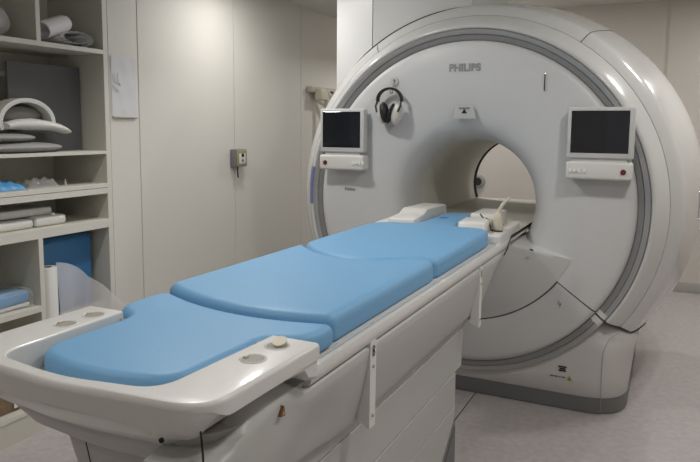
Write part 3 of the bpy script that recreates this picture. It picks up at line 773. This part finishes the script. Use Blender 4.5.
# light grey cushions
for nm, lb, y0, y1, z0, z1, x0, x1 in (
    ('foam_cushion', 'pale grey foam cushion, front left of the cushion pile', 1.98, 2.253, 1.0365, 1.082, -1.97, -1.79),
    ('foam_cushion', 'pale grey foam cushion, front right of the cushion pile', 2.262, 2.452, 1.0365, 1.088, -1.97, -1.79),
    ('foam_cushion', 'long pale grey foam cushion lying on top at the back of the pile', 2.00, 2.40, 1.089, 1.13, -2.03, -1.83)):
    b = BM(); box(b, x0, x1, y0, y1, z0, z1, .018, 5); tag(obj(nm, b, M['coil'], None, 50), lb, 'cushion')
b = BM(); bmesh.ops.create_cone(b, cap_ends=True, segments=16, radius1=.012, radius2=.012, depth=.012, matrix=Matrix.Translation((-1.80, 2.37, 1.094))); tag(obj('tape_roll', b, M['paper'], None), 'small white round item lying on the front right cushion', 'tape')
# blue mat, roll and sheet, lower right compartment
b = BM()
mp = round_poly([(2.30, .143, .0), (2.655, .143, .01), (2.655, .962, .05), (2.30, .962, .0)], 8)
loft(b, [[(x_, y, z) for y, z in offset(mp, o_)] for x_, o_ in ((-1.90, .006), (-1.894, 0), (-1.848, 0), (-1.842, .006))]); tag(obj('blue_mat', b, M['mat'], None, 50), 'dark blue foam mat standing upright in the lower right compartment', 'mat')
PR = thing('paper_roll', 'tall white paper roll standing upright beside the lower divider', 'paper roll', (-1.792, 2.322, .143))
b = BM(); rings = [[(-1.792+r_*math.cos(2*PI*k/32), 2.322+r_*math.sin(2*PI*k/32), z) for k in range(32)] for r_, z in ((.020, .825), (.041, .825), (.043, .822), (.043, .143), (.02, .143))]
loft(b, rings, True, False, False); obj('paper_winding', b, M['coil'], PR, 40)
b = BM(); loft(b, [[(-1.792+r_*math.cos(2*PI*k/24), 2.322+r_*math.sin(2*PI*k/24), z) for k in range(24)] for r_, z in ((.0195, .8255), (.016, .8255), (.016, .30))], True, False, False); obj('cardboard_core', b, M['brown'], PR, 40)
# draped translucent sheet
b = BM(); NU, NV = 26, 20; VV = []
for i in range(NU+1):
    u = i/NU; y = 2.375+u*.50
    ztop = .835-.06*u-.42*u**1.6 if u < 1 else .3
    zt = .838 - .33*sstep(u*.96) - .02*u
    row = []
    for j in range(NV+1):
        v = j/NV; z = zt*(1-v)+.20*v
        x = -1.795+.055*u+.018*math.sin(u*9+v*3)+.03*v*math.sin(u*14)+ .07*u*v
        x = x if y < 2.69 else max(x, XL+.012)
        row.append(b.verts.new((max(x, -1.83+.105*sstep((y-2.50)/.14)), y, z)))
    VV.append(row)
for i in range(NU):
    for j in range(NV): b.faces.new((VV[i][j], VV[i+1][j], VV[i+1][j+1], VV[i][j+1]))
tag(obj('plastic_sheet', b, M['film2'], None, 80), 'translucent white sheet draped out of the lower right compartment', 'plastic sheet')
# blue linen pack in the lower left compartment
LP_ = thing('linen_pack', 'blue folded linen pack in clear plastic in the lower left compartment', 'linen pack', (-1.87, 2.09, .649))
b = BM(); box(b, -1.96, -1.785, 1.90, 2.205, .650, .672, .008, 3); obj('folded_linen', b, M['paper'], LP_)
b = BM(); box(b, -1.97, -1.78, 1.90, 2.20, .673, .728, .016, 4)
bmesh.ops.subdivide_edges(b, edges=list(b.edges), cuts=2)
for v in b.verts: v.co += Vector((0, 0, .004*math.sin(v.co.y*90+v.co.x*60)))
obj('linen_stack', b, M['bluep'], LP_, 60)
b = BM(); box(b, -1.975, -1.775, 1.89, 2.226, .650, .738, .02, 4)
bmesh.ops.subdivide_edges(b, edges=list(b.edges), cuts=3)
for v in b.verts: v.co += Vector((math.sin(v.co.y*70+v.co.z*120), 0, math.sin(v.co.y*60+v.co.x*90)))*.005; v.co.z = max(v.co.z, .650)
obj('plastic_wrap', b, M['film'], LP_, 60)
# card box with a white strip at the bottom of the unit
BX = thing('cardboard_box', 'open brown box with a white flap at the very bottom of the shelving', 'box', (-1.85, 1.98, .143))
b = BM(); box(b, -1.99, -1.79, 1.80, 2.16, .143, .19, .002); box(b, -1.99, -1.98, 1.80, 2.16, .19, .30); obj('box_body', b, M['brown'], BX)
b = BM(); prism(b, [(2.085, .16), (2.115, .16), (2.105, .27), (2.09, .27)], lambda y, z: (-1.785, y, z), lambda y, z: (-1.781, y, z)); obj('box_flap', b, M['paper'], BX)

# ------------------------------------------------------------------ on the left wall
DS = thing('document_sleeve', 'white sheet in a shiny plastic sleeve on the wall beside the shelving', 'document', (XL+.003, 2.83, 1.594))
b = BM(); NU, NV = 14, 20; G0 = [[b.verts.new((XL+.004+.0006*math.sin(i*.9+j*.4)+.0008*math.sin(j*.8), 2.737+.187*i/NU, 1.600+.335*j/NV)) for j in range(NV+1)] for i in range(NU+1)]
for i in range(NU):
    for j in range(NV): b.faces.new((G0[i][j], G0[i+1][j], G0[i+1][j+1], G0[i][j+1]))
obj('sleeve_sheet', b, M['sheetpl'], DS, 80, recalc=False)
b = BM(); box(b, XL+.0005, XL+.0012, 2.739, 2.922, 1.602, 1.933); obj('paper', b, M['paper'], DS)
b = BM()
for pts in ([(2.752, 1.835), (2.762, 1.80), (2.775, 1.79)], [(2.760, 1.795), (2.785, 1.785), (2.80, 1.775)], [(2.745, 1.775), (2.765, 1.755), (2.79, 1.745)], [(2.78, 1.845), (2.785, 1.80), (2.80, 1.78)]):
    tube(b, [(XL+.0085, y, z) for y, z in pts], .0022, 6)
obj('crease_highlight', b, M['paper'], DS)  # white tubes stand in for the highlights along the sleeve's creases
b = BM(); box(b, XL-.004, XL+.014, 2.738, 2.922, 1.594, 1.604, .003); obj('sleeve_holder', b, M['beige'], DS)

SW = thing('wall_switch', 'small grey and olive switch box on the left wall panel with a short cable', 'switch', (XL, 3.93, 1.27))
b = BM(); box(b, XL, XL+.055, 3.82, 3.945, 1.268, 1.392, .006); obj('switch_housing', b, M['swgrey'], SW)
b = BM(); box(b, XL+.055, XL+.062, 3.823, 3.942, 1.272, 1.388, .004); sf = obj('switch_face', b, M['swgold'], SW)
b = BM(); box(b, XL+.062, XL+.064, 3.845, 3.92, 1.290, 1.362, .001); obj('switch_plate', b, M['coil'], sf)
b = BM(); bmesh.ops.create_cone(b, cap_ends=True, segments=18, radius1=.013, radius2=.012, depth=.012, matrix=Matrix.Translation((XL+.066, 3.882, 1.350)) @ Matrix.Rotation(PI/2, 4, 'Y')); obj('switch_knob', b, M['hpb'], sf)
b = BM(); bmesh.ops.create_cone(b, cap_ends=True, segments=16, radius1=.010, radius2=.009, depth=.008, matrix=Matrix.Translation((XL+.066, 3.882, 1.312)) @ Matrix.Rotation(PI/2, 4, 'Y')); obj('key_barrel', b, M['swgrey'], sf)
b = BM(); tube(b, [(XL+.03, 3.87, 1.27), (XL+.03, 3.87, 1.235), (XL+.032, 3.872, 1.19)], .005, 8); obj('cable', b, M['hpb'], SW)

WB = thing('wall_bracket', 'beige metal swivel bracket with hanging pole on the left wall behind the scanner', 'bracket', (XL, 5.1, 1.3))
b = BM(); box(b, XL, XL+.05, 4.90, 5.44, 1.845, 1.895, .01); obj('bracket_plate', b, M['beige'], WB)
b = BM(); box(b, XL+.03, XL+.10, 4.98, 5.12, 1.78, 1.88, .015); obj('bracket_joint', b, M['cream'], WB)
b = BM(); tube(b, [(XL+.09, 5.10, 1.87), (XL+.10, 5.26, 1.74), (XL+.10, 5.34, 1.66)], .016, 12); obj('bracket_arm', b, M['panel'], WB)
b = BM(); tube(b, [(XL+.08, 5.12, 1.84), (XL+.08, 5.12, 1.20)], .020, 14); obj('bracket_pole', b, M['cream'], WB)
b = BM(); tube(b, [(XL+.04, 5.02, 1.87), (XL+.07, 5.06, 1.83), (XL+.09, 5.20, 1.86), (XL+.08, 5.36, 1.80)], .008, 8); obj('bracket_hose', b, M['hpb'], WB)

# camera on the wall seen through the bore
CM = thing('wall_camera', 'small round dark lens on the back wall seen through the bore', 'camera', (-.775, YB, .99))
b = BM(); bmesh.ops.create_cone(b, cap_ends=True, segments=28, radius1=.075, radius2=.060, depth=.04, matrix=Matrix.Translation((-.80, YB-.02, .985)) @ Matrix.Rotation(PI/2, 4, 'X')); obj('camera_ring', b, M['ringl'], CM)
b = BM(); bmesh.ops.create_cone(b, cap_ends=True, segments=24, radius1=.045, radius2=.040, depth=.02, matrix=Matrix.Translation((-.80, YB-.045, .985)) @ Matrix.Rotation(PI/2, 4, 'X')); obj('camera_lens', b, M['camdark'], CM)

# ------------------------------------------------------------------ light
E_lamp = bpy.data.materials.new('lamp_diffuser'); E_lamp.use_nodes = True
bs = E_lamp.node_tree.nodes['Principled BSDF']; bs.inputs['Emission Color'].default_value = (1, .95, .87, 1); bs.inputs['Emission Strength'].default_value = 9
bs.inputs['Base Color'].default_value = (.9, .9, .9, 1)
def ceiling_light(x, y, r, label, power, z=ZC, spot=100):
    t = thing('ceiling_light', label, 'ceiling light', (x, y, z-.03), 'recessed ceiling lights')
    b = BM(); bmesh.ops.create_cone(b, cap_ends=True, segments=32, radius1=r, radius2=r, depth=.01, matrix=Matrix.Translation((x, y, z-.012))); obj('diffuser', b, E_lamp, t)
    b = BM()
    loft(b, [[(x+q*math.cos(2*PI*k/32), y+q*math.sin(2*PI*k/32), zz) for k in range(32)] for q, zz in ((r, z-.004), (r+.002, z-.022), (r+.016, z-.02), (r+.02, z-.001))], True, False, False); obj('trim_ring', b, M['bezel'], t)
    L = bpy.data.lights.new('lamp_light', 'AREA'); L.shape = 'DISK'; L.size = 2*r; L.energy = power; L.color = (1, .98, .95)
    lo = bpy.data.objects.new('lamp_light', L); COL.objects.link(lo); lo.parent = t; lo.location = (0, 0, -.001)
lamps = [(-.85, 2.3, 19), (-.85, .3, 8), (1.4, 2.2, 17), (1.4, .3, 7), (1.60, 4.15, 8), (1.80, 4.2, 8), (2.0, 6.0, 15), (-.7, 6.1, 18), (.4, -1.2, 6)]
for x, y, p in lamps: ceiling_light(x, y, .045 if 4 < y < 5 else .10, 'round recessed downlight in the ceiling', p)
ceiling_light(-1.25, 3.6, .07, 'small downlight in the lowered ceiling strip over the left wall', 7, ZS)

w = bpy.data.worlds.new('world'); SC.world = w; w.use_nodes = True
w.node_tree.nodes['Background'].inputs['Color'].default_value = (.9, .95, 1, 1); w.node_tree.nodes['Background'].inputs['Strength'].default_value = .2

# ------------------------------------------------------------------ camera
cam = bpy.data.cameras.new('camera'); co = bpy.data.objects.new('camera', cam); COL.objects.link(co); SC.camera = co
r_ = Vector((0.8984485054937648, 0.4390154751143197, 0.007462947552312731)); u_ = Vector((-0.054878805771066894, 0.09541390286646613, 0.9939237917551476)); f_ = Vector((-0.43563585671195837, 0.8933989029263113, -0.10981712342299514))
mw = Matrix(((r_.x, u_.x, -f_.x, 1.069), (r_.y, u_.y, -f_.y, 0), (r_.z, u_.z, -f_.z, 1.55), (0, 0, 0, 1)))
co.matrix_world = mw
cam.sensor_width = 36; cam.sensor_fit = 'HORIZONTAL'; cam.lens = 660/700*36; cam.shift_y = -(231-200.57)/700
cam.clip_start = .02
SC.view_settings.view_transform = 'Standard'; SC.view_settings.look = 'None'; SC.view_settings.gamma = 1
SC.view_settings.use_curve_mapping = False; SC.view_settings.exposure = 0
